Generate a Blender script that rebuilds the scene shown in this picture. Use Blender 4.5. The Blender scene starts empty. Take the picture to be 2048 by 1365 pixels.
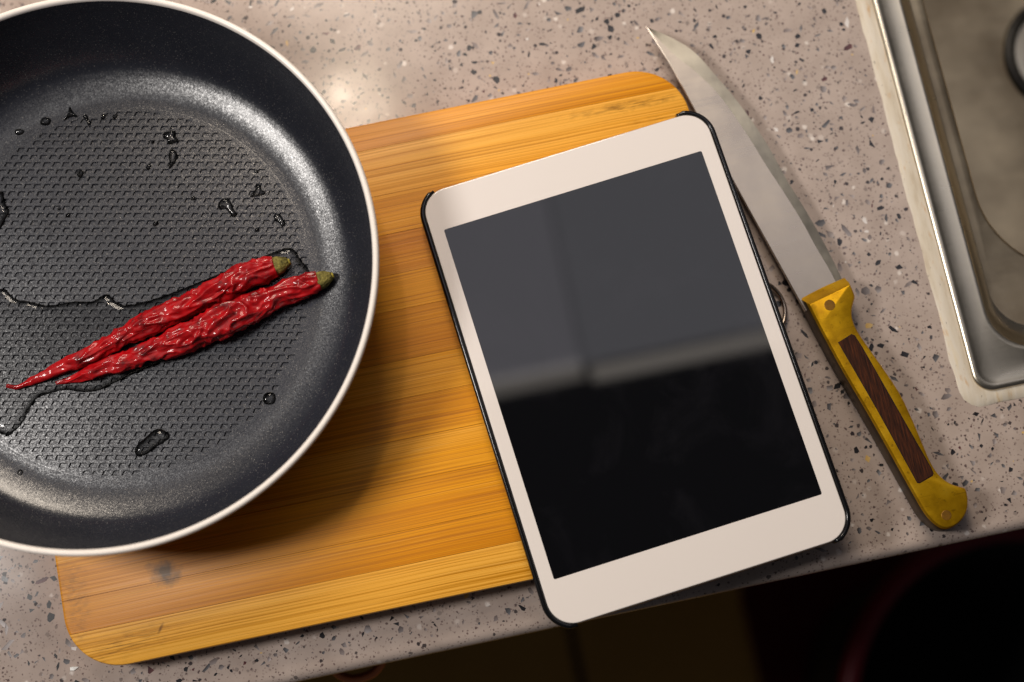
import bpy, bmesh, math, random
import numpy as np
from mathutils import Vector, Matrix, noise

random.seed(7); rng = np.random.default_rng(11)
S = 0.001                                  # everything below is written in millimetres
scene = bpy.context.scene
col = scene.collection

# ---------------------------------------------------------------- camera
cam = bpy.data.cameras.new('camera'); cam_o = bpy.data.objects.new('camera', cam); col.objects.link(cam_o)
R = ((0.97921353, 0.20122267, -0.02550099), (-0.20257329, 0.96385479, -0.17305491), (-0.01024332, 0.17462352, 0.98458199))
M = Matrix([[*R[0], -64.497*S], [*R[1], -89.113*S], [*R[2], 639.605*S], [0, 0, 0, 1]])
cam_o.matrix_world = M
cam.sensor_width = 36; cam.lens = 36*2844/2048; cam.clip_start = .01; cam.clip_end = 50
cam.dof.use_dof = True; cam.dof.focus_distance = .623; cam.dof.aperture_fstop = 3.6; cam.dof.aperture_blades = 9
scene.camera = cam_o

# ---------------------------------------------------------------- light
world = bpy.data.worlds.new('World'); scene.world = world; world.use_nodes = True
bg = world.node_tree.nodes['Background']; bg.inputs[0].default_value = (.95, .92, 1, 1); bg.inputs[1].default_value = .035
scene.cycles.caustics_refractive = False

def area(name, loc, target, size, power, color, sy=None, shape=None):
    l = bpy.data.lights.new(name, 'AREA'); l.energy = power; l.color = color
    l.shape = shape or ('RECTANGLE' if sy else 'DISK'); l.size = size*S
    if sy: l.size_y = sy*S
    o = bpy.data.objects.new(name, l); col.objects.link(o); o.location = Vector(loc)*S
    if target is None: o.rotation_euler = (0, 0, 0)
    else: o.rotation_euler = (Vector(target)-Vector(loc)).to_track_quat('-Z', 'Y').to_euler()
    return o
# a key lamp from the left, a warm broader lamp from the back of the counter, a small downlight, plus added glowing panels and strips standing in for reflected wall cabinets
area('left_lamp', (-770, 130, 890), (-100, 60, 20), 240, 7.2, (1, .95, .90))
area('back_lamp', (-90, 840, 850), (-60, 40, 20), 480, 8.3, (1, .87, .72))
area('downlight', (-150, 515, 985), (-40, 60, 0), 46, .75, (1, .83, .64))
area('stand_in_panel', (-115, 400, 1045), None, 336, .44, (.95, .91, 1.0), 494)
area('stand_in_panel', (347, 400, 1045), None, 584, .66, (.94, .92, 1.0), 494)
area('stand_in_strip', (-135, 148, 1044), None, 372, .024, (1, .9, .8), 22)
area('stand_in_strip', (205, 140, 1044), None, 290, .02, (1, .9, .8), 18)

vs = scene.view_settings
vs.view_transform = 'Standard'; vs.look = 'None'; vs.exposure = 0; vs.gamma = 1
try: vs.use_curve_mapping = False
except Exception: pass

# ---------------------------------------------------------------- helpers
def s2l(r, g, b):
    f = lambda c: (c/255/12.92) if c/255 <= .04045 else ((c/255+.055)/1.055)**2.4
    return (f(r), f(g), f(b), 1)

class Mat:
    """thin wrapper over a material's node tree"""
    def __init__(s, name):
        s.m = bpy.data.materials.new(name); s.m.use_nodes = True
        s.t = s.m.node_tree; s.p = s.t.nodes['Principled BSDF']; s._co = None
    def n(s, typ, ins=None, **kw):
        nd = s.t.nodes.new(typ)
        for k, v in kw.items(): setattr(nd, k, v)
        for k, v in (ins or {}).items(): s.set(nd.inputs[k], v)
        return nd
    def set(s, sock, v):
        if isinstance(v, bpy.types.NodeSocket): s.t.links.new(v, sock)
        else: sock.default_value = v
    def bs(s, **kw):
        for k, v in kw.items(): s.set(s.p.inputs[k.replace('_', ' ')], v)
        return s
    def co(s):
        if not s._co: s._co = s.n('ShaderNodeTexCoord').outputs['Object']
        return s._co
    def map(s, scale, rot=0, loc=(0, 0, 0), vec=None):
        return s.n('ShaderNodeMapping', {'Vector': vec or s.co(), 'Scale': scale, 'Rotation': (0, 0, rot), 'Location': loc}).outputs[0]
    def noise(s, scale, vec=None, detail=3, rough=.55, dist=0, out=0):
        return s.n('ShaderNodeTexNoise', {'Vector': vec or s.co(), 'Scale': scale, 'Detail': detail, 'Roughness': rough, 'Distortion': dist}).outputs[out]
    def vor(s, scale, vec=None, feature='F1', rnd=1):
        return s.n('ShaderNodeTexVoronoi', {'Vector': vec or s.co(), 'Scale': scale, 'Randomness': rnd}, feature=feature)
    def ramp(s, fac, stops, interp='LINEAR'):
        r = s.n('ShaderNodeValToRGB', {'Fac': fac}); e = r.color_ramp.elements; r.color_ramp.interpolation = interp
        while len(e) < len(stops): e.new(.5)
        for el, (p, c) in zip(e, stops):
            el.position = p; el.color = c if not isinstance(c, (int, float)) else (c, c, c, 1)
        return r.outputs[0]
    def mix(s, f, a, b, mode='MIX'):
        m = s.n('ShaderNodeMix', data_type='RGBA', blend_type=mode)
        s.set(m.inputs[0], f); s.set(m.inputs[6], a); s.set(m.inputs[7], b); return m.outputs[2]
    def math(s, op, a, b=0.0, c=None, clamp=False):
        m = s.n('ShaderNodeMath', operation=op, use_clamp=clamp); s.set(m.inputs[0], a); s.set(m.inputs[1], b)
        if c is not None: s.set(m.inputs[2], c)
        return m.outputs[0]
    def mr(s, v, a, b, c, d):
        return s.n('ShaderNodeMapRange', {'Value': v, 'From Min': a, 'From Max': b, 'To Min': c, 'To Max': d}).outputs[0]
    def bump(s, h, strength, dist, normal=None):
        b = s.n('ShaderNodeBump', {'Height': h, 'Strength': strength, 'Distance': dist})
        if normal is not None: s.set(b.inputs['Normal'], normal)
        return b.outputs[0]

def mesh_obj(name, verts, faces, mat, parent=None, smooth=True, loc=(0, 0, 0), rotz=0):
    me = bpy.data.meshes.new(name)
    me.from_pydata([(v[0]*S, v[1]*S, v[2]*S) for v in verts], [], faces); me.validate(); me.update()
    if mat is not None: me.materials.append(mat)
    if smooth: me.polygons.foreach_set('use_smooth', [True]*len(me.polygons))
    return add(name, me, parent, loc, rotz)
def add(name, me, parent=None, loc=(0, 0, 0), rotz=0):
    o = bpy.data.objects.new(name, me); col.objects.link(o); o.location = Vector(loc)*S; o.rotation_euler = (0, 0, rotz)
    if parent is not None: o.parent = parent
    return o
def thing(name, label, cat, loc=(0, 0, 0), rotz=0, group=None):
    o = add(name, None, None, loc, rotz); return tag(o, label, cat, group)
def tag(o, label, cat, group=None):
    o['label'] = label; o['category'] = cat
    if group: o['group'] = group
    return o
def structure(o): o['kind'] = 'structure'; return o
def sharp(o, deg=35):
    """hard edges where the surface turns sharply"""
    bm = bmesh.new(); bm.from_mesh(o.data); bm.normal_update()
    lim = math.radians(deg)
    for e in bm.edges:
        if len(e.link_faces) != 2 or e.calc_face_angle(0) > lim: e.smooth = False
    bm.to_mesh(o.data); bm.free(); return o
def fix(o):
    bm = bmesh.new(); bm.from_mesh(o.data); bmesh.ops.recalc_face_normals(bm, faces=bm.faces); bm.to_mesh(o.data); bm.free(); return o

def rrect(x0, x1, y0, y1, r, n=10):
    """rounded rectangle, counter-clockwise, 4*(n+1) points"""
    pts = []
    for cx, cy, a in ((x1-r, y1-r, 0), (x0+r, y1-r, 90), (x0+r, y0+r, 180), (x1-r, y0+r, 270)):
        for k in range(n+1):
            t = math.radians(a+90*k/n); pts.append((cx+r*math.cos(t), cy+r*math.sin(t)))
    return pts
def loops(name, rings, mat, parent=None, cap0=True, cap1=True, closed=True, **kw):
    """skin consecutive rings (equal point counts) of 3D points"""
    n = len(rings[0]); v = [p for r in rings for p in r]; f = []
    for i in range(len(rings)-1):
        for k in range(n if closed else n-1):
            a, b = i*n+k, i*n+(k+1) % n; f.append((a, b, b+n, a+n))
    if cap0: f.append(tuple(range(n))[::-1])
    if cap1: f.append(tuple(range((len(rings)-1)*n, len(rings)*n)))
    return mesh_obj(name, v, f, mat, parent, **kw)
def ring3(pts, z): return [(x, y, z) for x, y in pts]
def lathe(name, prof, mat, parent=None, n=192, **kw):
    rings = [[(r*math.cos(2*math.pi*k/n), r*math.sin(2*math.pi*k/n), z) for k in range(n)] for r, z in prof]
    return loops(name, rings, mat, parent, cap0=False, cap1=False, **kw)
def crom(pts, per=6, closed=False):
    P = [np.array(p, float) for p in pts]; out = []; n = len(P)
    g = (lambda i: P[i % n]) if closed else (lambda i: P[min(max(i, 0), n-1)])
    for i in range(n if closed else n-1):
        p0, p1, p2, p3 = g(i-1), g(i), g(i+1), g(i+2)
        for k in range(per):
            t = k/per
            out.append(.5*((2*p1)+(-p0+p2)*t+(2*p0-5*p1+4*p2-p3)*t*t+(-p0+3*p1-3*p2+p3)*t**3))
    if not closed: out.append(P[-1])
    return np.array(out)
def resample(pts, n):
    P = np.array(pts, float); d = np.r_[0, np.cumsum(np.linalg.norm(np.diff(P, axis=0), axis=1))]
    t = np.linspace(0, d[-1], n); return np.stack([np.interp(t, d, P[:, k]) for k in range(P.shape[1])], 1)
def offset(P, d):
    """move a closed CCW outline inwards by d along its vertex normals"""
    P = np.array(P); t = np.roll(P, -1, 0)-np.roll(P, 1, 0); t /= np.linalg.norm(t, axis=1)[:, None]
    return P+d*np.stack([-t[:, 1], t[:, 0]], 1)
def tube(name, path, r, mat, parent=None, n=12, closed=False, **kw):
    P = np.array(path, float); m = len(P); rings = []
    for i in range(m):
        t = (P[(i+1) % m]-P[i-1]) if closed else (P[min(i+1, m-1)]-P[max(i-1, 0)]); t /= np.linalg.norm(t)
        u = np.cross(t, (0, 0, 1.0)) if abs(t[2]) < .9 else np.cross(t, (1.0, 0, 0)); u /= np.linalg.norm(u); w = np.cross(u, t)
        rings.append([tuple(P[i]+r*(math.cos(2*math.pi*k/n)*u+math.sin(2*math.pi*k/n)*w)) for k in range(n)])
    if closed: rings.append(rings[0])
    return loops(name, rings, mat, parent, cap0=not closed, cap1=not closed, **kw)

# ---------------------------------------------------------------- materials
def mat_counter():
    m = Mat('speckled_quartz')
    base = m.ramp(m.noise(60, detail=4), [(.3, s2l(168, 152, 142)), (.7, s2l(186, 170, 160))])
    c = base
    for sc, lo, hi, colr, seed, thr in ((520, .1, .24, (96, 80, 78), 0, .55), (820, .12, .26, (112, 94, 90), 3, .48), (300, .13, .2, (58, 52, 54), 7, .76), (260, .12, .3, (222, 212, 204), 13, .93)):
        warp = m.n('ShaderNodeVectorMath', {0: m.map((1, 1, 1), seed*.7, (seed, seed*2.1, 0)), 1: m.n('ShaderNodeVectorMath', {0: m.noise(900, detail=1, out=1), 1: (.0012, .0012, 0)}, operation='MULTIPLY').outputs[0]}, operation='ADD').outputs[0]
        v = m.vor(sc, warp)
        sep = m.n('ShaderNodeSeparateColor', {0: v.outputs['Color']})
        on = m.math('GREATER_THAN', sep.outputs[0], thr)
        size = m.math('MULTIPLY', sep.outputs[1], .16)
        d = m.math('SUBTRACT', v.outputs['Distance'], size)
        blob = m.mr(d, lo, hi, 1, 0)
        f = m.math('MULTIPLY', m.math('MULTIPLY', on, blob, clamp=True), m.mr(sep.outputs[2], 0, 1, .35, 1))
        c = m.mix(f, c, s2l(*colr))
    m.bs(Base_Color=c, Roughness=m.mr(m.noise(35), .3, .7, .14, .2), Specular_IOR_Level=.42)
    return m.m
def mat_chip():
    m = Mat('stone_chip'); a = m.n('ShaderNodeAttribute', attribute_name='tint').outputs['Color']
    m.bs(Base_Color=a, Roughness=.2, Specular_IOR_Level=.55); return m.m
def mat_bamboo():
    m = Mat('bamboo')
    inf = m.n('ShaderNodeObjectInfo'); rnd = inf.outputs['Random']; stp = m.n('ShaderNodeSeparateColor', {0: inf.outputs['Color']}).outputs[0]
    shift = m.n('ShaderNodeCombineXYZ', {0: m.math('MULTIPLY', rnd, 37.0), 1: m.math('MULTIPLY', rnd, 91.0), 2: 0.0}).outputs[0]
    co = m.n('ShaderNodeVectorMath', {0: m.co(), 1: shift}, operation='ADD').outputs[0]
    wav = m.n('ShaderNodeVectorMath', {0: co, 1: m.n('ShaderNodeVectorMath', {0: m.noise(9, detail=2, out=1), 1: (0, .0022, 0)}, operation='MULTIPLY').outputs[0]}, operation='ADD').outputs[0]
    fib = m.noise(1, m.map((5, 1000, 60), vec=wav), detail=3, rough=.6)
    fib2 = m.noise(1, m.map((5, 2600, 60), vec=wav), detail=2, rough=.6)
    band = m.noise(1, m.map((1.6, 75, 10), vec=wav), detail=2)
    tone = m.math('ADD', m.math('MULTIPLY', band, .55), m.math('MULTIPLY', stp, .55))
    c = m.ramp(tone, [(.22, s2l(186, 114, 42)), (.5, s2l(214, 147, 66)), (.76, s2l(236, 181, 106))])
    c = m.mix(m.ramp(fib, [(.33, .6), (.5, 0.0)]), c, s2l(146, 84, 26))
    c = m.mix(m.ramp(fib2, [(.36, .5), (.5, 0.0)]), c, s2l(164, 100, 34))
    c = m.mix(m.ramp(fib2, [(.58, 0.0), (.72, .35)]), c, s2l(240, 196, 128))
    # bamboo nodes: cross bands with broken short marks
    nodex = m.vor(8.5, m.n('ShaderNodeVectorMath', {0: co, 1: (1, .02, 0)}, operation='MULTIPLY').outputs[0], 'F1')
    nb = m.mr(nodex.outputs['Distance'], .02, .075, 1, 0)
    brk = m.ramp(m.noise(1, m.map((330, 620, 60), vec=co), detail=3), [(.5, 0.0), (.62, 1.0)])
    c = m.mix(m.math('MULTIPLY', m.math('MULTIPLY', nb, brk, clamp=True), .75), c, s2l(150, 92, 36))
    c = m.mix(m.math('MULTIPLY', nb, .22), c, s2l(236, 186, 112))
    # dirt: black mould specks near the worn corners (fixed to the board)
    g = m.n('ShaderNodeTexCoord').outputs['Object']
    def blot(x, y, rx, ry, ang=0, thr=(.46, .66), sc=(130, 1500, 1)):
        v = m.n('ShaderNodeMapping', {'Vector': g, 'Location': (0, 0, 0)}, vector_type='POINT').outputs[0]
        d = m.n('ShaderNodeVectorMath', {0: v, 1: (x*S, y*S, 0)}, operation='SUBTRACT').outputs[0]
        d = m.n('ShaderNodeMapping', {'Vector': d, 'Rotation': (0, 0, ang)}).outputs[0]
        d = m.n('ShaderNodeVectorMath', {0: d, 1: (1000/rx, 1000/ry, 0)}, operation='MULTIPLY').outputs[0]
        l = m.n('ShaderNodeVectorMath', {0: d}, operation='LENGTH').outputs['Value']
        e = m.mr(m.math('ADD', l, m.mr(m.noise(260, detail=3), .3, .7, -.25, .25)), .25, 1.05, 1, 0)
        if thr is None: return e
        return m.math('MULTIPLY', e, m.ramp(m.noise(1, m.map(sc), detail=4), [(thr[0], 0.0), (thr[1], 1.0)]), clamp=True)
    for a, k, cc in ((blot(-236, -75, 24, 7, -.12), .6, (92, 60, 26)), (blot(-256, -50, 7, 24, 0, (.4, .66), (260, 700, 1)), .5, (92, 68, 44)),
                     (blot(26, 116.5, 34, 2.6, .03, (.38, .62)), .7, (84, 50, 16)), (blot(36, 108, 14, 1.6, 0), .5, (90, 56, 20)),
                     (blot(-216.5, -48.5, 8.2, 6.4, .5, None), .96, (86, 58, 20)), (blot(-222, -72, 3.2, .9, -1.0, None), .75, (92, 58, 22))):
        c = m.mix(m.math('MULTIPLY', a, k), c, s2l(*cc))
    # knife scratches
    for ang, sc in ((.9, (14, 900, 1)), (-.55, (11, 1100, 1))):
        s_ = m.ramp(m.noise(1, m.map(sc, ang), detail=2), [(.68, 0.0), (.71, 1.0)])
        c = m.mix(m.math('MULTIPLY', s_, .34), c, s2l(236, 190, 120))
    c = m.n('ShaderNodeHueSaturation', {'Color': c, 'Saturation': 1.13, 'Value': 1.12}).outputs[0]
    m.bs(Base_Color=c, Roughness=m.mr(fib, .3, .7, .48, .38), Specular_IOR_Level=.35,
         Normal=m.bump(m.math('ADD', fib, m.math('MULTIPLY', fib2, .5)), .35, .00018))
    return m.m
def mat_coating():
    m = Mat('flecked_nonstick')
    v = m.vor(2500); sep = m.n('ShaderNodeSeparateColor', {0: v.outputs['Color']})
    fl = m.math('MULTIPLY', m.math('GREATER_THAN', sep.outputs[0], .94), m.math('LESS_THAN', v.outputs['Distance'], .42))
    tone = m.ramp(m.noise(40, detail=3), [(.3, s2l(34, 36, 44)), (.7, s2l(42, 44, 52))])
    nz = m.noise(2600, detail=2, rough=.7)
    tone = m.mix(m.mr(nz, .35, .65, 0, .55), tone, s2l(26, 27, 34))
    c = m.mix(m.math('MULTIPLY', fl, m.mr(sep.outputs[1], 0, 1, .1, .85)), tone, s2l(150, 146, 142))
    flake_n = m.n('ShaderNodeVectorMath', {0: m.n('ShaderNodeVectorMath', {0: v.outputs['Color'], 1: (.5, .5, .5)}, operation='SUBTRACT').outputs[0], 1: (.11, .11, .07)}, operation='MULTIPLY').outputs[0]
    nn = m.n('ShaderNodeVectorMath', {0: m.n('ShaderNodeNewGeometry').outputs['Normal'], 1: flake_n}, operation='ADD').outputs[0]
    nn = m.n('ShaderNodeVectorMath', {0: nn}, operation='NORMALIZE').outputs[0]
    m.bs(Base_Color=c, Roughness=m.mr(sep.outputs[2], 0, 1, .25, .34), Specular_IOR_Level=.8, Normal=nn)
    return m.m
def simple(name, rgb, rough=.4, metal=0, spec=.5, bump=None, var=None, **kw):
    m = Mat(name); c = s2l(*rgb)
    if var: c = m.ramp(m.noise(var[0], detail=4), [(.3, s2l(*var[1])), (.7, c)])
    m.bs(Base_Color=c, Roughness=rough, Metallic=metal, Specular_IOR_Level=spec, **kw)
    if bump: m.bs(Normal=m.bump(m.noise(bump[0], detail=4), bump[1], bump[2]))
    return m.m
def mat_steel(name, a, b, rough=(.28, .42), scale=(1200, 12, 40), rot=0, blot=25):
    m = Mat(name)
    br = m.noise(1, m.map(scale, rot), detail=3)
    bl = m.noise(blot, detail=5, rough=.6)
    c = m.ramp(bl, [(.32, s2l(*a)), (.68, s2l(*b))])
    m.bs(Base_Color=c, Metallic=1, Roughness=m.math('ADD', m.mr(bl, .3, .7, rough[0], rough[1]), m.mr(br, .3, .7, -.02, .03)), Normal=m.bump(br, .04, .00003))
    return m.m
def mat_brass():
    m = Mat('worn_brass')
    bl = m.noise(70, detail=6, rough=.65); sp = m.noise(420, detail=3)
    c = m.ramp(bl, [(.3, s2l(176, 128, 10)), (.55, s2l(214, 164, 18)), (.75, s2l(222, 178, 40))])
    c = m.mix(m.ramp(sp, [(.62, 0.0), (.74, .55)]), c, s2l(110, 74, 12))
    scr = m.ramp(m.noise(1, m.map((30, 1300, 1), .8), detail=2), [(.66, 0.0), (.7, 1.0)])
    c = m.mix(m.math('MULTIPLY', scr, .35), c, s2l(120, 84, 10))
    m.bs(Base_Color=c, Metallic=.8, Roughness=m.mr(bl, .3, .7, .32, .44), Normal=m.bump(bl, .15, .0002)); return m.m
def mat_rosewood():
    m = Mat('dark_wood')
    f = m.noise(1, m.map((1500, 90, 60), .27), detail=4, rough=.7)
    c = m.ramp(f, [(.3, s2l(14, 6, 3)), (.48, s2l(48, 21, 9)), (.7, s2l(84, 42, 18))])
    m.bs(Base_Color=c, Roughness=.7, Specular_IOR_Level=.2, Normal=m.bump(f, .4, .0002)); return m.m
def mat_chili():
    m = Mat('dried_chili_skin')
    n = m.noise(160, detail=5, rough=.6)
    c = m.ramp(n, [(.3, s2l(70, 1, 5)), (.46, s2l(150, 2, 11)), (.72, s2l(186, 5, 14))])
    m.bs(Base_Color=c, Roughness=.5, Specular_IOR_Level=.22, Coat_Weight=.42, Coat_Roughness=.07,
         Subsurface_Weight=.08, Subsurface_Radius=(.002, .0004, .0003), Subsurface_Scale=1.0, Normal=m.bump(m.noise(700, detail=3), .12, .0003)); return m.m
def mat_water():
    m = Mat('water'); m.bs(Base_Color=(1, 1, 1, 1), Roughness=.02, IOR=1.333, Transmission_Weight=1); return m.m
def mat_film():
    m = Mat('water_film'); m.t.nodes.remove(m.p)
    fr = m.math('ADD', m.math('MULTIPLY', m.math('POWER', m.n('ShaderNodeLayerWeight', {'Blend': .5}).outputs['Facing'], 5.0), .9), .022)
    fac = m.n('ShaderNodeSeparateXYZ', {0: m.n('ShaderNodeNewGeometry').outputs['Normal']}).outputs[2]
    fac = m.math('ABSOLUTE', fac)
    tr = m.n('ShaderNodeBsdfTransparent', {'Color': m.ramp(fac, [(.5, .08), (.86, .32), (.99, .8)])})  # dark look of refracting steep edges is put into the colour by slope
    gl = m.n('ShaderNodeBsdfGlossy', {'Color': (1, 1, 1, 1), 'Roughness': .07})
    mx = m.n('ShaderNodeMixShader', {0: fr, 1: tr.outputs[0], 2: gl.outputs[0]})
    m.t.links.new(mx.outputs[0], m.t.nodes['Material Output'].inputs['Surface']); return m.m
def mat_screen():
    m = Mat('dark_screen')
    sm = m.noise(28, detail=5, rough=.6, dist=.6)
    dust = m.ramp(m.vor(420).outputs['Distance'], [(.02, .02), (.045, 0.0)])
    c = m.mix(m.ramp(sm, [(.5, 0.0), (.8, 1.0)]), (.0018, .0018, .0024, 1), (.007, .0066, .0085, 1))
    c = m.mix(dust, c, (.5, .5, .5, 1))
    m.bs(Base_Color=c, Roughness=m.mr(sm, .35, .75, .02, .04), Specular_IOR_Level=.92); return m.m
def mat_sealant():
    m = Mat('old_sealant')
    n = m.noise(1, m.map((160, 22, 1)), detail=5, rough=.6)
    c = m.ramp(n, [(.32, s2l(186, 170, 146)), (.46, s2l(208, 197, 178)), (.58, s2l(214, 205, 190)), (.72, s2l(212, 192, 150))])
    rust = m.ramp(m.noise(1, m.map((240, 70, 1), 0, (3, 1, 0)), detail=5, rough=.65), [(.58, 0.0), (.7, .7)])
    c = m.mix(rust, c, s2l(192, 142, 66))
    dk = m.ramp(m.noise(1, m.map((700, 260, 1), .1), detail=4), [(.66, 0.0), (.73, .8)])
    c = m.mix(dk, c, s2l(96, 84, 70))
    m.bs(Base_Color=c, Roughness=.5, Normal=m.bump(n, .6, .0008)); return m.m
def mat_floor():
    m = Mat('floor_tile'); n = m.noise(8, detail=4)
    m.bs(Base_Color=m.ramp(n, [(.3, s2l(184, 138, 56)), (.7, s2l(200, 154, 70))]), Roughness=.6); return m.m

MC, MCHIP, MB, MCOAT = mat_counter(), mat_chip(), mat_bamboo(), mat_coating()
MSINK = mat_steel('brushed_sink_steel', (206, 197, 178), (224, 215, 197), (.26, .34), (12, 900, 40))
MBASIN = mat_steel('stained_basin_steel', (166, 148, 122), (222, 208, 182), (.32, .44), (12, 500, 40), 0, 14)
MBLADE = mat_steel('knife_steel', (190, 177, 162), (202, 190, 175), (.24, .34), (14, 900, 40), .27, 45)
MEDGE = mat_steel('ground_edge_steel', (196, 188, 172), (220, 213, 197), (.36, .48), (1300, 20, 40), -.2, 60)
MFILM = mat_film()
MBRASS, MWOOD, MCHILI, MWATER, MSCREEN = mat_brass(), mat_rosewood(), mat_chili(), mat_water(), mat_screen()
MRIVET = simple('brass_rivet', (150, 106, 28), .45, .6, var=(300, (120, 84, 30)))
MDKBRASS = simple('dark_brass', (74, 52, 14), .42, .7, var=(160, (44, 30, 10)))
MWHITE = simple('white_glass', (232, 224, 218), .06, 0, .5)
MALU = simple('aluminium', (214, 196, 180), .3, 1)
MBLACK = simple('black_plastic', (14, 14, 16), .16, 0, .5)
MRIM = simple('cream_enamel_rim', (240, 232, 224), .28, 0, .5)
MRED = simple('red_enamel', (150, 26, 14), .25, 0, .5)
MHAND = simple('black_handle', (20, 20, 22), .4)
MRING = simple('steel_ring', (176, 160, 144), .22, 1)
MCALYX = simple('dried_stem', (150, 138, 70), .75, 0, .3, (900, .9, .0012), (380, (62, 58, 24)))
MTIP = simple('cut_stem_tip', (176, 160, 62), .7, 0, .3, (1200, .6, .0006), (600, (120, 110, 40)))
MSEAL = mat_sealant(); MFLOOR = mat_floor()
MGROUT = simple('dark_grout', (34, 24, 12), .8)
MMAT = simple('dark_red_mat', (84, 18, 24), .9, 0, .2, (900, .6, .002))
MBUCK = simple('dark_red_plastic', (120, 8, 28), .4)
MBUCKIN = simple('black_plastic_liner', (10, 8, 9), .7)
MCAB = simple('cabinet_board', (70, 48, 26), .6)
MPULL = simple('copper_pull', (214, 128, 84), .35, .6)
MCRUMB = simple('white_shell', (240, 240, 236), .5)
MDRAIN = simple('dark_drain', (24, 22, 20), .4, .4)

# ---------------------------------------------------------------- floor far below
fl = structure(mesh_obj('floor', [(-1500, -1500, -850), (1500, -1500, -850), (1500, 600, -850), (-1500, 600, -850)], [(0, 1, 2, 3)], MFLOOR, smooth=False))
for nm, q in (('grout_line', (-32, -1500, -24, -60)), ('grout_line', (-1500, -470, 1500, -462))):
    mesh_obj(nm, [(q[0], q[1], -849), (q[2], q[1], -849), (q[2], q[3], -849), (q[0], q[3], -849)], [(0, 1, 2, 3)], MGROUT, fl, smooth=False)
fm = loops('floor_mat', [ring3(rrect(150, 900, -800, -110, 30), -848), ring3(rrect(150, 900, -800, -110, 30), -843), ring3(rrect(153, 897, -797, -113, 28), -842)], MMAT)
tag(fm, 'dark red mat lying on the dim floor below the counter', 'floor mat')
bk = thing('bucket', 'dark red round plastic bucket on the floor below the counter', 'bucket', (300, -260, -842))
lathe('wall', [(102, 0), (110, 4), (138, 338), (135, 338), (106, 8), (0.1, 6)], MBUCKIN, bk, 72)
lathe('rim', [(136, 336), (134.5, 342), (137, 347), (143, 348), (149, 345), (150, 338), (147, 333), (139, 333)], MBUCK, bk, 96)

# ---------------------------------------------------------------- base cabinet under the counter
cb = thing('base_cabinet', 'dim brown base cabinet under the speckled counter edge', 'cabinet', (0, 0, -850))
loops('carcass', [ring3(rrect(-900, 140, -84, 560, 2, 2), 0), ring3(rrect(-900, 140, -84, 560, 2, 2), 826)], MCAB, cb, smooth=False)
for x0, x1 in ((-520, -282), (-278, 20)):
    loops('drawer_front', [ring3(rrect(x0, x1, -98, -85, 2, 3), 640), ring3(rrect(x0, x1, -98, -85, 2, 3), 820)], MCAB, cb, smooth=False)
pth = [(-163, -97, 790), (-163, -104, 790), (-160, -109, 790), (-154, -112, 790), (-146, -111.5, 790), (-141, -108.5, 790), (-138.5, -104, 790), (-138.5, -97, 790)]
tube('pull_handle', crom(pth, 5), 2.2, MPULL, cb, 10)

# ---------------------------------------------------------------- countertop (with the sink cut-out)
def counter():
    xs = [-700, 160, 640, 900]; yb = [-37.5, 330, 560]
    nose = [(-101, 0), (-102.9, -.35), (-104.5, -1.3), (-105.7, -2.6), (-106.3, -4.2), (-106.5, -6), (-106.5, -21), (-105, -23), (-40, -23)]
    v, f = [], []
    def vid(p): v.append(p); return len(v)-1
    for x in xs: 
        for y, z in nose: vid((x, y, z))
    nn = len(nose)
    for i in range(len(xs)-1):
        for k in range(nn-1): f.append((i*nn+k, i*nn+k+1, (i+1)*nn+k+1, (i+1)*nn+k))
    top = [[i*nn for i in range(len(xs))]]
    for y in yb: top.append([vid((x, y, 0)) for x in xs])
    for j in range(len(top)-1):
        for i in range(len(xs)-1):
            if i == 1 and j == 1: continue
            f.append((top[j][i], top[j][i+1], top[j+1][i+1], top[j+1][i]))
    # cut edge of the opening
    lo = [vid((x, y, -23)) for x, y in ((160, -37.5), (640, -37.5), (640, 330), (160, 330))]
    hi = [top[1][1], top[1][2], top[2][2], top[2][1]]
    for k in range(4): f.append((hi[k], hi[(k+1) % 4], lo[(k+1) % 4], lo[k]))
    o = mesh_obj('countertop', v, f, MC)
    sharp(fix(o), 50); return structure(o)
ct = counter()

def inside_hidden(x, y, pad=0):
    if -262+pad < x < 52-pad and -84+pad < y < 133-pad: return True          # cutting board
    if x > 141-pad and y > -50: return True                                   # sink
    if (x+213)**2+(y-78)**2 < (112-pad)**2: return True                       # pan
    a = math.radians(5.743); lx, ly = x*math.cos(a)+y*math.sin(a), -x*math.sin(a)+y*math.cos(a)
    if abs(lx) < 64-pad and abs(ly) < 94-pad: return True
    return False
def chip_shape(size, elong):
    n = random.choice((3, 4, 4, 5, 5, 6)); a0 = random.random()*6.28; pts = []
    for k in range(n):
        t = 2*math.pi*(k+random.uniform(-.32, .32))/n; r = size*random.uniform(.65, 1.1)
        pts.append((r*math.cos(t)*elong, r*math.sin(t)/elong))
    c, s = math.cos(a0), math.sin(a0)
    return [(x*c-y*s, x*s+y*c) for x, y in pts]
chips = []
tries = 0
while len(chips) < 2600 and tries < 40000:
    tries += 1
    x, y = random.uniform(-305, 175), random.uniform(-104, 250)
    if inside_hidden(x, y): continue
    sz = .5+1.55*random.random()**2.0+(.7*random.random() if random.random() < .25 else 0)
    if any((x-q[0])**2+(y-q[1])**2 < (.85*(sz+q[2]))**2 for q in chips): continue
    if y-sz*1.5 < -100.5: continue
    chips.append((x, y, sz))
chips.sort(key=lambda q: -q[2])
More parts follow.
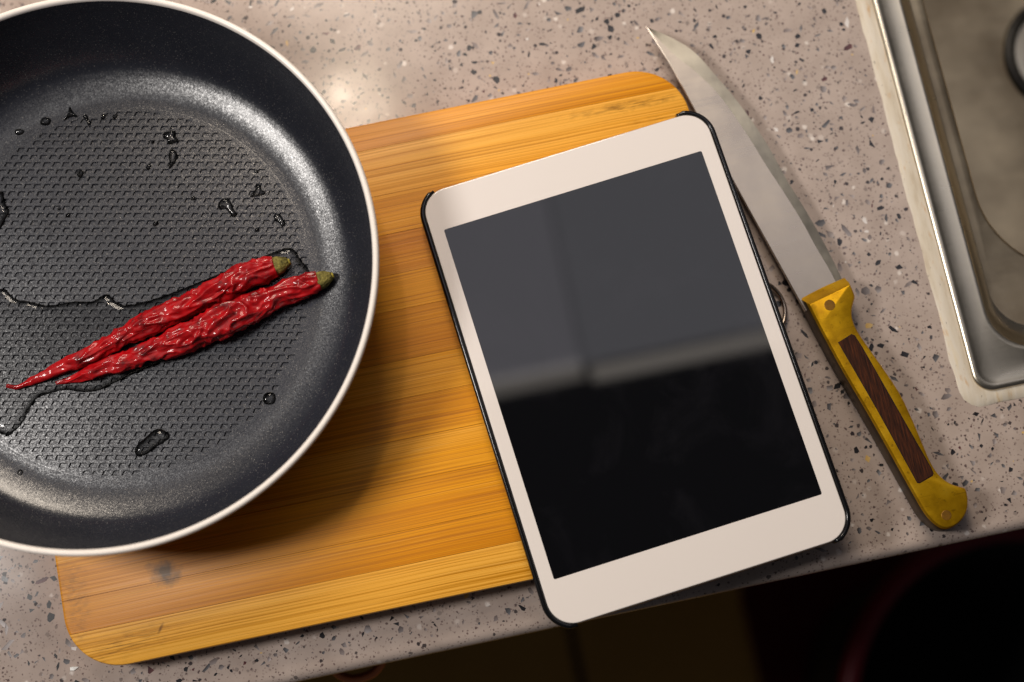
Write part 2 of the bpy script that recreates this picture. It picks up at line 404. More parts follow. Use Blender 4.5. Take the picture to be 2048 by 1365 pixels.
def chip_geo(sz):
    sh = chip_shape(sz, random.choice((1, 1.1, 1.25, 1.25, 1.5, 1.8)))
    kind = random.random()
    dark = {0: (32, 31, 34), 1: (60, 59, 62), 2: (86, 78, 77), 3: (108, 97, 94)}[0 if kind < .3 else 1 if kind < .58 else 2 if kind < .82 else 3]
    up = random.uniform(8, 34) if kind < .3 else random.uniform(45, 100); lite = tuple(min(255, int(c+up)) for c in dark)
    if random.random() < .03: dark, lite = (70, 40, 44), (110, 70, 70)
    elif random.random() < .02: dark, lite = (206, 168, 96), (214, 186, 130)
    elif random.random() < .018: dark, lite = (214, 208, 204), (226, 220, 216)
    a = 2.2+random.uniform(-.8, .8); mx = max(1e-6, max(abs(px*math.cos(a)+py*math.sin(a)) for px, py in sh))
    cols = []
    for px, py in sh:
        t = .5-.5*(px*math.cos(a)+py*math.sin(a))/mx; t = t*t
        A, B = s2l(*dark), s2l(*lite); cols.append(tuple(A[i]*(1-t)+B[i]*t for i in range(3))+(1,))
    return sh, cols
def set_tint(me, cols):
    at = me.color_attributes.new('tint', 'FLOAT_COLOR', 'POINT')
    at.data.foreach_set('color', [c for q in cols for c in q])
V, F, Cc = [], [], []
for i, (x, y, sz) in enumerate(chips):
    sh, cs = chip_geo(sz)
    if i < 300:
        o = mesh_obj('stone_chip', [(px, py, 0) for px, py in sh], [tuple(range(len(sh)))], MCHIP, ct, smooth=False, loc=(x, y, .04)); set_tint(o.data, cs)
    else:
        k = len(V); V += [(x+px, y+py, .04) for px, py in sh]; F.append(tuple(range(k, k+len(sh)))); Cc += cs
o = mesh_obj('stone_chips', V, F, MCHIP, ct, smooth=False); set_tint(o.data, Cc); o['kind'] = 'stuff'

# ---------------------------------------------------------------- sink
sk = thing('kitchen_sink', 'stainless steel sink let into the counter at upper right', 'sink', (152.5, -43.5, 0))
def sr(x, y, r, z, n=14): return ring3(rrect(x-152.5, 660-x, y+43.5, 420-(y+43.5), r, n), z)
rings = [sr(152.6, -43.6, 8.5, .1), sr(152.4, -43.8, 9, 1.0), sr(153.0, -43.2, 8.6, 2.0), sr(154.2, -42, 8, 2.5), sr(155.6, -40.6, 7.4, 2.1), sr(157, -39, 7, 1.75),
         sr(164.6, -29.4, 20, 1.6), sr(165.8, -28.2, 20.5, 1.9), sr(166.6, -27.4, 20.5, 1.2), sr(167.6, -26.2, 20.5, -1.5), sr(169.6, -24, 20.5, -7), sr(172.4, -20.6, 20, -11.2), sr(175.4, -17.4, 20, -13)]
sharp(loops('flange', rings, MSINK, sk, cap0=False, cap1=False), 60)
rings = [sr(175.4, -17.4, 20, -13), sr(178, -14, 24, -13.3), sr(180.8, 3, 46, -13.4), sr(182.0, 4.2, 46, -13.9), sr(182.8, 5, 45, -16), sr(184, 6, 45, -40), sr(187, 9, 44, -130), sr(190, 12, 42, -143), sr(198, 20, 38, -149), sr(212, 34, 30, -150.5)]
loops('basin', rings, MBASIN, sk, cap0=False, cap1=True)
dr = lathe('drain', [(30, -150), (30, -147.5), (33, -146.5), (36, -147.5), (36.5, -150.4)], MDRAIN, sk, 64); dr.location = Vector((306-152.5, 150+43.5, 0))*S
o = lathe('drain_cup', [(30, -149.9), (27, -149.6), (.1, -149.4)], MSINK, sk, 64); o.location = dr.location
# sealant bead: uneven outer edge
def bead():
    base = rrect(145.3-152.5, 668-143.5, -49.4+43.5, 428, 10, 20)
    P = resample(np.array(base+[base[0]]), 500)[:-1]
    out, mid = [], []
    for x, y in P:
        w = .9*noise.noise(Vector((x*.06, y*.06, 3)))+.5*noise.noise(Vector((x*.25, y*.25, 9)))
        out.append((x, y, w))
    c = np.array([254, 210])
    r0, r1, r2, r3 = [], [], [], []
    inner = resample(np.array(rrect(153.4-152.5, 660-153.4, -42.6+43.5, 418, 8, 20)+[rrect(153.4-152.5, 660-153.4, -42.6+43.5, 418, 8, 20)[0]]), 500)[:-1]
    for (x, y, w), (ix, iy) in zip(out, inner):
        d = np.array([ix-x, iy-y]); L = np.linalg.norm(d); d /= L
        h = 1.1+.5*noise.noise(Vector((x*.09, y*.09, 1)))
        r0.append((x+d[0]*w, y+d[1]*w, .02)); r1.append((x+d[0]*(w+.7), y+d[1]*(w+.7), .45+.2*w))
        r2.append((x+d[0]*L*.6, y+d[1]*L*.6, h)); r3.append((ix, iy, 1.0))
    return loops('sealant', [r0, r1, r2, r3], MSEAL, sk, cap0=False, cap1=False)
bead()['label'] = 'stained cream sealant bead around the sink rim'

# ---------------------------------------------------------------- cutting board
bx0, bx1, by0, by1, BT, BR = -262.5, 53, -84, 133, 17.0, 25.0
bd = thing('cutting_board', 'rectangular bamboo cutting board of glued strips under the pan and tablet', 'cutting board', (0, 0, 0))
cuts = [-84, -66.6, -52, -31, -13, 5, 22, 44.6, 61, 79.6, 98, 120.5, 133]
prof = [(0, 1.0), (1.0, 0), (BT-1.6, 0), (BT-.5, .4), (BT, 1.5)]
def xb(y, ins):
    r = BR-ins; x0, x1, y0, y1 = bx0+ins, bx1-ins, by0+ins, by1-ins
    d = 0
    if y < y0+r: d = r-math.sqrt(max(0, r*r-(y0+r-y)**2))
    if y > y1-r: d = max(d, r-math.sqrt(max(0, r*r-(y-y1+r)**2)))
    return x0+d, x1-d
for j in range(len(cuts)-1):
    a, b = cuts[j], cuts[j+1]; rings = []
    for pi, (z, ins) in enumerate(prof):
        g = .02+(.06 if pi == 4 else 0)
        lo, hi = max(a+g if j else a, by0+ins), min(b-g if j < len(cuts)-2 else b, by1-ins)
        ys = [lo+(hi-lo)*(.5-.5*math.cos(math.pi*k/14)) for k in range(15)]
        L = [(xb(y, ins)[0], y, z) for y in ys]; Rr = [(xb(y, ins)[1], y, z) for y in ys]
        rings.append(L[::-1]+Rr)
    o = loops('bamboo_strip', rings, MB, bd); sharp(o, 30); t_ = (.98, .3, .42, .62, .4, .58, .36, .52, .3, .6, .8, .46)[j]; o.color = (t_, t_, t_, 1)
# hanging ring on the right edge
rc = np.array((63.0, 13.8)); rp = []
for k in range(72):
    t = 2*math.pi*k/72; x = 14.0*math.cos(t); rp.append((rc[0]+x, rc[1]+14.0*math.sin(t), 5.0-.2*x))
rg = tube('hanging_ring', rp, .95, MRING, bd, 12, True)
el = tube('eyelet', crom([(50.5, 11, 8.2), (54.2, 11.2, 8.2), (55.8, 13.6, 8.2), (54.2, 16, 8.2), (50.5, 16.2, 8.2)], 5), .8, MRING, bd, 10)

# ---------------------------------------------------------------- frying pan
PX, PY, PZ = -213.5, 78.0, BT          # pan centre on the board
pan = thing('frying_pan', 'black flecked non-stick frying pan with cream rim and waffle base', 'frying pan', (PX, PY, PZ))
ZB = 4.0                                 # inner base above the board
RB = 86.0
wall = [(RB-3, ZB-.14), (RB-1.8, ZB-.055), (RB-.8, ZB-.01), (RB+1, ZB+.03), (RB+3, ZB+.16), (RB+6, ZB+.66), (RB+9, ZB+1.45), (RB+12, ZB+2.45), (RB+14, ZB+3.3), (RB+16, ZB+4.4), (RB+18, ZB+6.1), (RB+20, ZB+8.7), (RB+22, ZB+12.4), (RB+24, ZB+17.3), (RB+26, ZB+23.4), (RB+28, ZB+31), (RB+29.3, ZB+37.6), (RB+30, ZB+43), (RB+30.3, ZB+46.0)]
wp = crom(wall, 4)
lathe('inner_wall', [tuple(p) for p in wp], MCOAT, pan, 256)
# waffle base: height field with rows of slanted pits
st = .31; nr = int(2*RB/st)+2; g = (np.arange(nr)-nr/2+.5)*st
A, B = np.meshgrid(g, g, indexing='ij'); rr = np.hypot(A, B)
ca, sa = math.cos(math.radians(-11.7)), math.sin(math.radians(-11.7))
X, Y = A*ca-B*sa, A*sa+B*ca
PV, PH, SH = 3.41, 4.36, 1.68
Jr = np.round(B/PV); db = B-Jr*PV; A2 = A+Jr*SH+.4
I = np.round(A2/PH); da = A2-I*PH-.42*db
cxr, cyr = A-(A2-I*PH), Jr*PV
rc_ = np.hypot(cxr, cyr)
def sstep(x, a, b): t = np.clip((x-a)/(b-a), 0, 1); return t*t*(3-2*t)
hsh = np.modf(np.abs(np.sin(I*12.9898+Jr*78.233)*43758.5453))[0]
pit = ((np.abs(da) < 1.3) & (np.abs(db) < .98)).astype(float)
pit *= (rc_ < RB-3.2)*(.85+.25*hsh)
Zb = ZB-.8*pit-np.where(rr > RB-1.6, (rr-RB+1.6)*.05, 0)
Zb += .03*np.sin(A*.9)*np.cos(B*1.1)*0
idx = -np.ones((nr, nr), int); keep = rr < RB-.2; idx[keep] = np.arange(keep.sum())
v = np.stack([X[keep], Y[keep], Zb[keep]], 1)
q = np.stack([idx[:-1, :-1], idx[1:, :-1], idx[1:, 1:], idx[:-1, 1:]], -1).reshape(-1, 4); q = q[(q >= 0).all(1)]
o = mesh_obj('waffle_base', v.tolist(), q.tolist(), MCOAT, pan, smooth=False)
# rolled cream rim and red outside
lathe('rim', [(RB+30.3, ZB+45.6), (RB+30.3, ZB+46.7), (RB+30.7, ZB+47.6), (RB+31.6, ZB+48.1), (RB+32.5, ZB+47.9), (RB+33.0, ZB+47.2), (RB+33.1, ZB+46.2), (RB+32.8, ZB+45.0), (RB+32.0, ZB+44.2)], MRIM, pan, 256)
lathe('outer_wall', [(RB+32.2, ZB+44.6), (RB+31.6, ZB+40), (RB+30.4, ZB+32), (RB+28.4, ZB+23), (RB+26, ZB+15.5), (RB+23, ZB+9), (RB+19, ZB+3.6), (RB+14, ZB+.2), (RB+8, ZB-1.8), (RB+3, ZB-3), (RB, ZB-3.8), (.1, ZB-3.9)], MRED, pan, 192)
def pan_handle():
    rings = []
    for t in np.linspace(0, 1, 24):
        x = -(RB+29)-165*t; w = 9+5*math.sin(math.pi*min(1, t*1.1))**1.2-(4*max(0, t-.9)/.1); h = 6.5+2*math.sin(math.pi*t); zc = ZB+30+34*math.sin(t*1.35)
        rings.append([(x, w*math.cos(a), zc+h*math.sin(a)) for a in np.linspace(0, 2*math.pi, 20, endpoint=False)])
    o = loops('handle', rings, MHAND, pan); o.rotation_euler = (0, 0, math.radians(-28)); return fix(o)
pan_handle()

# ---------------------------------------------------------------- water in the pan
ZI = PZ+ZB
def poly_dist(P, px, py):
    """signed distance to a closed outline, positive inside"""
    n = len(P); d2 = np.full(px.shape, 1e9); ins = np.zeros(px.shape, bool)
    for i in range(n):
        ax, ay = P[i]; bx_, by_ = P[(i+1) % n]; ex, ey = bx_-ax, by_-ay
        t = np.clip(((px-ax)*ex+(py-ay)*ey)/(ex*ex+ey*ey+1e-12), 0, 1)
        d2 = np.minimum(d2, (px-ax-t*ex)**2+(py-ay-t*ey)**2)
        cr = ((ay > py) != (by_ > py)) & (px < (bx_-ax)*(py-ay)/(by_-ay+1e-12)+ax); ins ^= cr
    return np.where(ins, 1, -1)*np.sqrt(d2)
def puddle(name, pts, H, w, step, per=6, wob=0, mat=None):
    P = crom(pts, per, True); c = P.mean(0)
    lo, hi = P.min(0)-2*step, P.max(0)+2*step
    gx, gy = np.arange(lo[0], hi[0], step), np.arange(lo[1], hi[1], step)
    GX, GY = np.meshgrid(gx, gy, indexing='ij'); d = poly_dist(P, GX, GY)
    if wob: d = d+wob*np.sin(GX*1.7+.6*np.sin(GY*.8))*np.cos(GY*1.3)
    t = np.clip(d/w, 0, 1); z = H*np.sqrt(1-(1-t)**2); z = np.where(d < 0, d*2.2, z)
    k = d > -1.6*step; idx = -np.ones(d.shape, int); idx[k] = np.arange(k.sum())
    v = np.stack([GX[k]-c[0], GY[k]-c[1], z[k]], 1)
    q = np.stack([idx[:-1, :-1], idx[1:, :-1], idx[1:, 1:], idx[:-1, 1:]], -1).reshape(-1, 4); q = q[(q >= 0).all(1)]
    return mesh_obj(name, v.tolist(), q.tolist(), mat or MFILM, None, loc=(c[0], c[1], ZI))
pool = [(-267.3, 89.4), (-261.3, 83.5), (-256, 81.4), (-251.8, 79.2), (-246.5, 77.4), (-236.4, 77.1), (-227.6, 75.5), (-221.2, 77.4), (-216.8, 72.3), (-211, 70.4), (-195.3, 71.5), (-167.4, 76.8), (-148, 80.4), (-137.1, 81.5), (-133.4, 75), (-130.5, 68.8), (-127.4, 59.7), (-146.1, 55.6), (-165, 50.6), (-183.9, 45.4), (-207, 41.0), (-224, 37.0), (-231, 35.2), (-238, 35.8), (-245.5, 38.4), (-252, 38.2), (-257.6, 37.8), (-262.4, 33.4), (-266.6, 27.5), (-271.5, 24.4), (-276, 25), (-284, 36), (-288, 60), (-282, 84)]
tag(puddle('water_puddle', pool, 2.0, 4.2, .36, 6, .12, MFILM), 'thin puddle of clear water around the red chilis in the pan', 'water')
def el_(cx, cy, a, b, rot=0, n=12, seed=0, jit=.0):
    r_ = random.Random(seed); out = []
    for k in range(n):
        t = 2*math.pi*k/n; j = 1+r_.uniform(-jit, jit); x, y = a*j*math.cos(t), b*j*math.sin(t)
        out.append((cx+x*math.cos(rot)-y*math.sin(rot), cy+x*math.sin(rot)+y*math.cos(rot)))
    return out
def drop(pts, H, w, label, group=None, step=.25):
    tag(puddle('water_drop', pts, H, w, step), label, 'water drop', group)
def off(cx, cy, L): return [(cx+x, cy+y) for x, y in L]
drop(off(-211.4, 7.6, [(-8.6, -2.6), (-6.8, .4), (-2.8, 2.8), (1.2, 5.2), (4.4, 5.2), (6.8, 3.0), (7.4, .6), (4.4, -1.0), (.6, -2.4), (-3.6, -4.6), (-7, -4.6)]), 2.3, 3.6, 'largest water drop, pear shaped, near the lower edge of the waffle base')
drop(el_(-158.1, 16.3, 2.9, 2.9, 0, 12, 1, .05), 1.7, 2.4, 'round water drop low on the right edge of the waffle base')
drop(off(-181.5, 143.3, [(-3.2, .4), (-2.6, 2.8), (0, 3.2), (2.8, 2.6), (2.2, .4), (3.4, -2), (1.4, -3), (-1.2, -2.6), (-1.8, -.6)]), 1.6, 2, 'squarish water drop at the top centre of the waffle base')
drop(off(-181.9, 133.7, [(-.4, 4), (1.6, 3), (2.2, .6), (1.2, -2), (-1.2, -4.4), (-2.6, -4.6), (-1.8, -1.8), (-1.7, 1.4)]), 1.4, 1.7, 'long narrow water drop just below the squarish drop')
drop(off(-162.1, 105.7, [(-3.4, 2), (-1.4, 4.2), (1.2, 4), (2.8, 1.4), (3.2, -1.6), (4.6, -4), (2.6, -5), (.8, -2.8), (-.4, -.6), (-2.8, -.2)]), 1.5, 1.8, 'hooked comma shaped water drop on the right part of the waffle base')
drop(off(-146.9, 110.3, [(-3.8, -1.8), (-1, 1), (.2, 2.8), (1.8, 2.2), (2, 0), (3.6, -1.8), (0, -2.4)]), 1.2, 1.5, 'triangular water drop near the right end of the pit rows')
drop(off(-139.9, 95.1, [(-1.8, 2.6), (.4, 3), (1.8, .4), (2.6, -2.6), (.8, -3.4), (-.2, -1), (-1.8, .6)]), 1.2, 1.4, 'small bent water drop above the chili stems')
drop(el_(-248.5, 160.1, 2.2, 1.6, -.2, 12, 2, .06), 1.3, 1.7, 'oval water drop, leftmost on the upper base edge')
drop(el_(-236.1, 162.6, 2.6, 2.0, -.1, 12, 3, .07), 1.5, 1.8, 'oval water drop left of the arrowhead shaped drop')
drop(off(-224.4, 163.7, [(.2, 3.6), (1.4, .6), (3.2, -2), (.2, -1.4), (-3.4, -2.6), (-1.2, .4)]), 1.4, 1.4, 'arrowhead shaped water drop on the upper base edge')
drop(off(-217.5, 159.4, [(-1.6, 2), (.2, 2.6), (1, 0), (1.6, -2.4), (.2, -2.6), (-.4, .2)]), 1.0, 1.0, 'slim slanted water drop right of the arrowhead drop')
drop(el_(-270.2, 6.3, 1.5, 1.6, 0, 10, 4, .05), 1.1, 1.3, 'tiny round water drop at the lower left of the pan')
drop(el_(-266.6, 127.1, 7.6, 10.5, .2, 14, 8, .12), 2.0, 3.0, 'large ragged water drop cut by the left picture edge')
for i, (x, y, a) in enumerate(((-224.2, 134.9, 1.7), (-209.8, 159.5, 1.3), (-204.7, 158.4, 1.2), (-194.6, 104.7, 1.3), (-232.8, 116.8, 1.0), (-176.0, 113.0, 1.1), (-146.0, 119.6, .9), (-150.4, 92.6, 1.1), (-189.6, 143.0, .9), (-193.4, 131.6, 1.3), (-236.0, 120.6, .9))):
    drop(el_(x, y, a, a*.85, .4, 10, 20+i, .08), a*.75, a*.8, 'tiny bead of water scattered on the pan\'s waffle base', 'tiny water beads in the frying pan', .16)

# ---------------------------------------------------------------- dried chilis
def chili(label, spine, rads, seed, stem_dir):
    b0 = np.array(spine[len(spine)//2]); t = thing('dried_chili', label, 'chili', (b0[0], b0[1], ZI))
    C = crom([(x-b0[0], y-b0[1]) for x, y in spine], 24); n = 300; C = resample(C, n); m_ = 72
    s_r = .95*np.interp(np.linspace(0, 1, n), np.linspace(0, 1, len(rads)), rads)
    ker = np.hanning(25); ker /= ker.sum(); s_r = np.convolve(np.pad(s_r, 12, 'edge'), ker, 'valid')
    C[:, 1] += -.7 if seed == 1 else .2
    off_ = Vector((seed*13.1, seed*7.7, seed*3.3)); rings = []
    for i in range(n):
        tg = C[min(i+1, n-1)]-C[max(i-1, 0)]; tg /= np.linalg.norm(tg); nr_ = np.array((-tg[1], tg[0])); r0 = s_r[i]
        s = i/n*np.linalg.norm(C[-1]-C[0]); ring = []
        wob = 1+.09*noise.noise(Vector((s*.11, seed, 4)))
        endf = min(1, (n-1-i)/10)
        for k in range(m_):
            a = 2*math.pi*k/m_; ca_, sa_ = math.cos(a), math.sin(a)
            p = Vector((s*.078, ca_*r0*.24, sa_*r0*.24))+off_
            wv = Vector((noise.noise(p*.8), noise.noise(p*.8+Vector((9, 3, 1))), noise.noise(p*.8+Vector((2, 8, 5)))))*.9
            rid = 1.15-abs(noise.noise(p*1.15+wv))**.8*2.1
            rid2 = 1-abs(noise.noise(Vector((s*.17, ca_*r0*.42, sa_*r0*.42))+off_*2+wv*.6))*2.1
            lump = noise.noise(Vector((s*.07, ca_*1.1, sa_*1.1))+off_*3)
            amp = min(r0*.4, 2.4)*(.35+.65*endf)
            r = r0*wob*(1+.13*lump)+amp*(rid*.85-.35)+amp*.42*(rid2-.4)
            r = max(r, .15)
            z = max(r0*.92+r*sa_*.92, .1)
            ring.append((C[i][0]+nr_[0]*r*ca_, C[i][1]+nr_[1]*r*ca_, z))
        rings.append(ring)
    fix(loops('skin', rings, MCHILI, t))
    # dried cap: a ragged cone with a cut tip
    e = C[-1]; d = np.array(stem_dir, float); d /= np.linalg.norm(d); nd = np.array((-d[1], d[0])); re = s_r[-1]; zc = re*.95
    cap = [(-1.2, .80), (-.5, .9), (.3, .92), (1.6, .87), (3.2, .76), (4.6, .6), (5.6, .46), (6.2, .36)]
    rings = []
    for q_, f in cap:
        ring = []
        for k in range(28):
            a = 2*math.pi*k/28; jj = 1+.1*noise.noise(Vector((q_*.4, math.cos(a)*2.5+seed, math.sin(a)*2.5)))+.05*math.sin(a*9+q_)
            rag = .55*noise.noise(Vector((math.cos(a)*3, math.sin(a)*3, seed)))*(1 if q_ < 0 else .3)
            w = re*f*jj*math.cos(a); p = e+d*(q_+rag)+nd*w; ring.append((p[0], p[1], max(.1, zc+re*f*jj*math.sin(a)*.95)))
        rings.append(ring)
    st_ = fix(loops('stem_cap', rings, MCALYX, t))
    rings = []
    for q_, f in ((5.8, .30), (6.6, .31), (7.0, .27), (6.8, .1)):
        rings.append([tuple(np.r_[e+d*q_+nd*re*f*math.cos(2*math.pi*k/14), zc+re*f*math.sin(2*math.pi*k/14)]) for k in range(14)])
    fix(loops('stem_tip', rings, MTIP, st_))
    return t
chili('wrinkled red dried chili, the upper and longer one in the pan, touching the puddle',
      [(-270.4, 46.2), (-265.6, 44.4), (-258.7, 45.8), (-249.5, 47.7), (-238.1, 50.4), (-226.5, 53.2), (-214.6, 57.2), (-203.1, 60.0), (-191.3, 63.2), (-179.7, 65.8), (-167.9, 69.1), (-156.1, 72.4), (-144.6, 73.9)],
      [.8, 1.5, 2.2, 3.2, 3.8, 3.8, 4.2, 5.0, 4.7, 4.7, 4.9, 5.6, 5.7, 4.8], 1, (1, .14))
chili('wrinkled red dried chili, the lower one whose stem reaches the pan wall',
      [(-249, 42.0), (-238.9, 42.2), (-227.6, 43.6), (-216.4, 44.6), (-205, 46.4), (-193.5, 48.5), (-182, 50.6), (-170.4, 53.4), (-158.6, 56.6), (-144.6, 59.9), (-130.8, 62), (-126.8, 62.6)],
      [.7, 1.9, 3.4, 3.9, 4.1, 4.8, 5.3, 6.0, 6.7, 6.6, 5.6, 4.9, 4.9, 4.6], 2, (1, .2))

# ---------------------------------------------------------------- tablet and its case
TA = math.radians(5.743)
tb = thing('tablet', 'white tablet with dark blank screen lying across the board edge', 'tablet', (0, -.6, BT+1.8), TA)
GX0, GX1, GY0, GY1, GR = -66.6, 67.4, -100.2, 99.6, 11.5
z0, z1 = 0.0, 8.2
def tr(ins, z, r=None): return ring3(rrect(GX0+ins, GX1-ins, GY0+ins, GY1-ins, (r or GR)-ins*.8, 12), z)
sharp(loops('back_shell', [tr(6, 0), tr(2.4, .5), tr(.6, 2), tr(-.1, 4), tr(-.1, 6.6), tr(.1, 7.25), tr(.55, 7.6)], MALU, tb), 40)
inner = rrect(-60.3, 60.3, -79.7, 80.9, .8, 12)
outg = [rrect(GX0+i, GX1-i, GY0+i, GY1-i, GR-i, 12) for i in (.45, .45, .62, .9)]
zz = (7.5, 8.0, 8.15, 8.2)
sharp(loops('front_glass', [ring3(p, z) for p, z in zip(outg, zz)]+[ring3(inner, 8.2), ring3(inner, 7.7)], MWHITE, tb, cap0=False, cap1=False), 8)
i2 = rrect(-60.24, 60.24, -79.64, 80.84, .75, 12)
sharp(loops('screen', [ring3(i2, 7.6), ring3(i2, 8.19)], MSCREEN, tb), 40)

cs = thing('tablet_case', 'glossy black snap-on case gripping the tablet along both long sides', 'tablet case', (0, -.6, BT), TA)
sharp(loops('back_plate', [ring3(rrect(GX0-.6, GX1+.6, GY0-.2, GY1+.2, GR+.5, 12), .05), ring3(rrect(GX0-.9, GX1+.9, GY0-.3, GY1+.3, GR+.5, 12), .8), ring3(rrect(GX0-.6, GX1+.6, GY0-.2, GY1+.2, GR+.5, 12), 1.6)], MBLACK, cs), 40)
def rail(side):
    pts = []; x = GX0 if side < 0 else GX1; r = GR+.3
    def corner(cy, a0, a1):
        cx = x+r if side < 0 else x-r
        return [(cx+r*math.cos(math.radians(a0+(a1-a0)*k/14)), cy+r*math.sin(math.radians(a0+(a1-a0)*k/14))) for k in range(15)]
    if side < 0: pts = corner(GY1-r, 112, 180)+[(x, y) for y in np.linspace(GY1-r-6, GY0+r+6, 24)]+corner(GY0+r, 180, 262)
    else: pts = corner(GY1-r, 92, 0)+[(x, y) for y in np.linspace(GY1-r-6, GY0+r+6, 24)]+corner(GY0+r, 0, -74)
    P = np.array(pts); t = np.gradient(P, axis=0); t /= np.linalg.norm(t, axis=1)[:, None]
    nrm = np.stack([t[:, 1], -t[:, 0]], 1)*(-1 if side > 0 else 1)*(1)
    # outward normal must point away from the tablet centre
    if ((P+nrm)[len(P)//2, 0]-P[len(P)//2, 0])*side < 0: nrm = -nrm
    sec = [(.15, 1.2), (.15, 9.4), (-.15, 10.0), (.35, 10.45), (1.1, 10.5), (1.75, 10.1), (2.05, 9.2), (2.1, 4), (1.7, 1.6), (.9, .3)]
    n = len(P); rings = []
    for i in range(n):
        e = 1.0 if 1 < i < n-2 else .72
        rings.append([(P[i][0]+nrm[i][0]*(o_*e+.02), P[i][1]+nrm[i][1]*(o_*e+.02), z if e == 1 else 1.5+(z-1.5)*.92) for o_, z in sec])
    return fix(loops('side_rail', rings, MBLACK, cs))
rail(-1); rail(1)

# ---------------------------------------------------------------- knife
kn = thing('kitchen_knife', 'kitchen knife with brass handle and dark wood inlay lying beside the tablet', 'knife', (100, 0, 0))
kx = 100
spine = resample([(43.6, 155.6), (50.5, 134.9), (58, 105.2), (70.5, 58.1), (84, 8)], 70)
edge = resample(crom([(43.6, 155.6), (55.3, 146.7), (63.2, 138.2), (70.7, 124.1), (78.0, 108.9), (85.3, 89.4), (90.6, 69.5), (96.2, 51.7), (100.2, 36.8), (103.5, 22.0), (105, 12)], 8), 90)
bev = resample(crom([(43.6, 155.6), (52.6, 140.0), (61.0, 129.1), (69.6, 114.8), (77.6, 94.1), (82.5, 78.6), (87.5, 64.3), (92.4, 49.0), (95.7, 36.3), (99.7, 22.6), (101.7, 12)], 8), 90)
spine = resample(spine, 90)
def strip(rows, name, mat, parent):
    n = len(rows[0]); v = [tuple(p) for r in rows for p in r]; f = []
    for i in range(len(rows)-1):
        for k in range(n-1): f.append((i*n+k, i*n+k+1, (i+1)*n+k+1, (i+1)*n+k))
    return mesh_obj(name, v, f, mat, parent)
def P3(L, z): return [(p[0]-kx, p[1], z if np.isscalar(z) else z[i]) for i, p in enumerate(L)]
tz = np.linspace(.3, 1, 90)**.5
zt, zb = 8.5+1.1*tz, 8.5-1.1*tz
s2 = spine+np.array([.25, .06])
bl = strip([P3(bev, zb), P3(s2, zb), P3(spine, zb+.3*tz), P3(spine, zt-.3*tz), P3(s2, zt), P3(bev, zt)], 'blade', MBLADE, kn); sharp(fix(bl), 12)
ed = strip([P3(bev, zt), P3(edge, 8.5), P3(bev, zb)], 'ground_edge', MEDGE, bl); sharp(ed, 8)
ho = [(83.4, 14.0), (94, 17.0), (104.9, 19.3), (106.1, 15), (106.9, 9), (104.6, 5.2), (103.2, .6), (104, -6.1), (107.6, -15.9), (112, -27.2), (115.6, -37.7), (117.9, -49.1), (119.6, -60.1), (121.2, -70.1), (123.6, -76.2), (127.4, -80.4), (133.2, -83.4), (132.9, -88.7), (131, -93.8), (127.4, -97.4), (123.2, -99.3), (118.6, -99.3), (114.9, -95.9), (112, -90.6), (108.9, -80), (103.7, -61), (98.3, -41.7), (92.7, -23.1), (87, -1.3)]
corners = {0, 2, 4, 16}
def smooth_outline(P, corners, per=5):
    P = [np.array(p, float) for p in P]; n = len(P); out = []; cl = sorted(corners)
    for a, b in zip(cl, cl[1:]+[cl[0]+n]):
        seg = [P[i % n] for i in range(a, b+1)]; out += list(crom(seg, per))[:-1]
    return np.array(out)
HO = smooth_outline(ho, corners)[::-1].copy()      # counter-clockwise
def area2(P): return .5*np.sum(P[:, 0]*np.roll(P[:, 1], -1)-np.roll(P[:, 0], -1)*P[:, 1])
if area2(HO) < 0: HO = HO[::-1].copy()
HO = resample(np.vstack([HO, HO[:1]]), 220)[:-1]
def hr(d, z):
    Q = HO.copy()
    for _ in range(max(1, int(d/.25))): Q = offset(Q, d/max(1, int(d/.25)))
    for _ in range(int(d*3)): Q = .25*np.roll(Q, 1, 0)+.5*Q+.25*np.roll(Q, -1, 0)
    return [(x-kx, y, z) for x, y in Q]
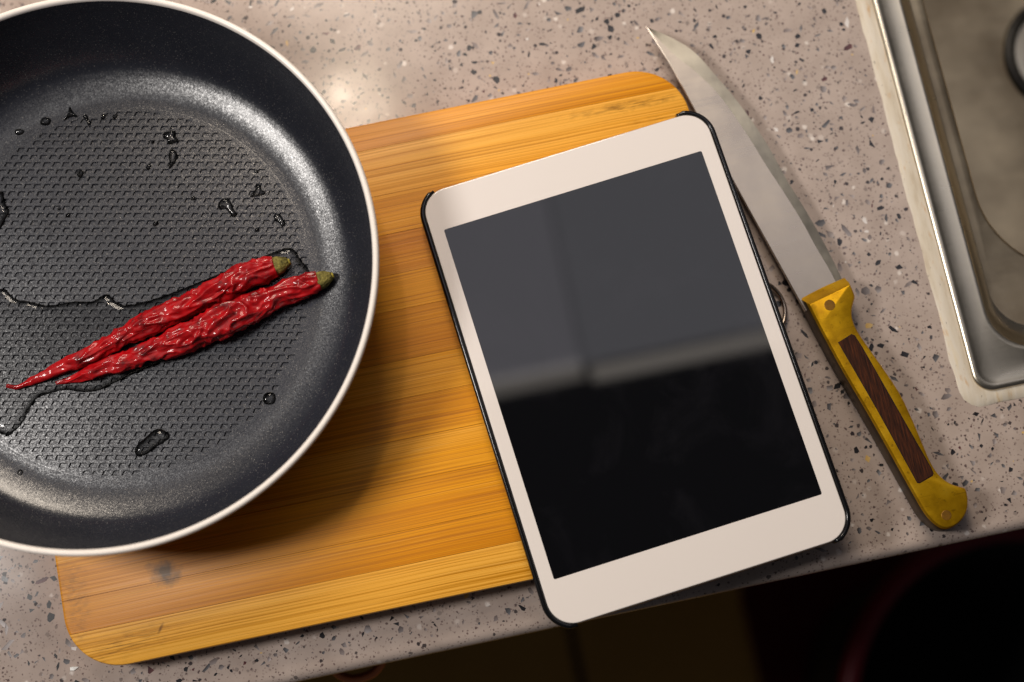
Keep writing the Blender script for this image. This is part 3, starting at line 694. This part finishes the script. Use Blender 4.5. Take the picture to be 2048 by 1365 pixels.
def hf(d, z, k):
    """a ring whose blade end is pushed back by k for the wide front bevel"""
    n_ = np.array((.246, -.969)); out = []
    for x, y, zz_ in hr(d, z):
        q_ = (np.array((x+kx, y))-np.array((83.4, 14.0)))@n_
        if q_ < k: x, y = x+n_[0]*(k-q_), y+n_[1]*(k-q_)
        out.append((x, y, zz_))
    return out
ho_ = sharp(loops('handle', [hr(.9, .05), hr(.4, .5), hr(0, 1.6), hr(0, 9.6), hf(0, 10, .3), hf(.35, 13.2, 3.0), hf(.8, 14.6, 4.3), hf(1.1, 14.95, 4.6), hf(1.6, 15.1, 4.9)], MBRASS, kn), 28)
ho_.data.materials.append(MDKBRASS)
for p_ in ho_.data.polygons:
    if abs(p_.normal.z) < .22 or p_.normal.z < -.1: p_.material_index = 1  # darker brass colour on the steep and downward faces
iq = [(93.8, -9.6), (100.4, -7.4), (101.4, -8.2), (103.4, -14), (119.6, -71.8), (120.1, -74.6), (119.5, -75.4), (113.2, -77.4), (112.5, -77.2), (103.2, -42)]
iq = np.array(iq); iq = iq[::-1] if area2(iq) < 0 else iq
sharp(loops('wood_inlay', [[(x-kx, y, 14) for x, y in iq], [(x-kx, y, 15.2) for x, y in iq], [(x-kx, y, 15.32) for x, y in offset(iq, .15)]], MWOOD, kn), 30)
loops('inlay_seam', [[(x-kx, y, 14.2) for x, y in offset(iq, -.28)], [(x-kx, y, 15.125) for x, y in offset(iq, -.28)]], MDRAIN, kn, smooth=False)
for x, y, r in ((94, 7.6, 2.45), (121.2, -93.4, 2.2)):
    o = sharp(lathe('rivet', [(r, 14.6), (r, 15.13), (r-.12, 15.2), (.05, 15.2)], MRIVET, kn, 32), 20); o.location = Vector((x-kx, y, 0))*S

# ---------------------------------------------------------------- crumb on the counter
cr = fix(loops('white_crumb', [[(-2.2, -.7, .05), (-.2, -1.1, .05), (2.4, .2, .05), (-.4, .9, .05), (-2, .8, .05)], [(-2.0, -.6, .5), (-.2, -.9, .7), (1.9, .15, .4), (-.4, .7, .8), (-1.8, .7, .5)]], MCRUMB, None, smooth=False, loc=(-266, -80.6, 0)))
tag(cr, 'small white crumb on the counter beside the lower left board corner', 'crumb')
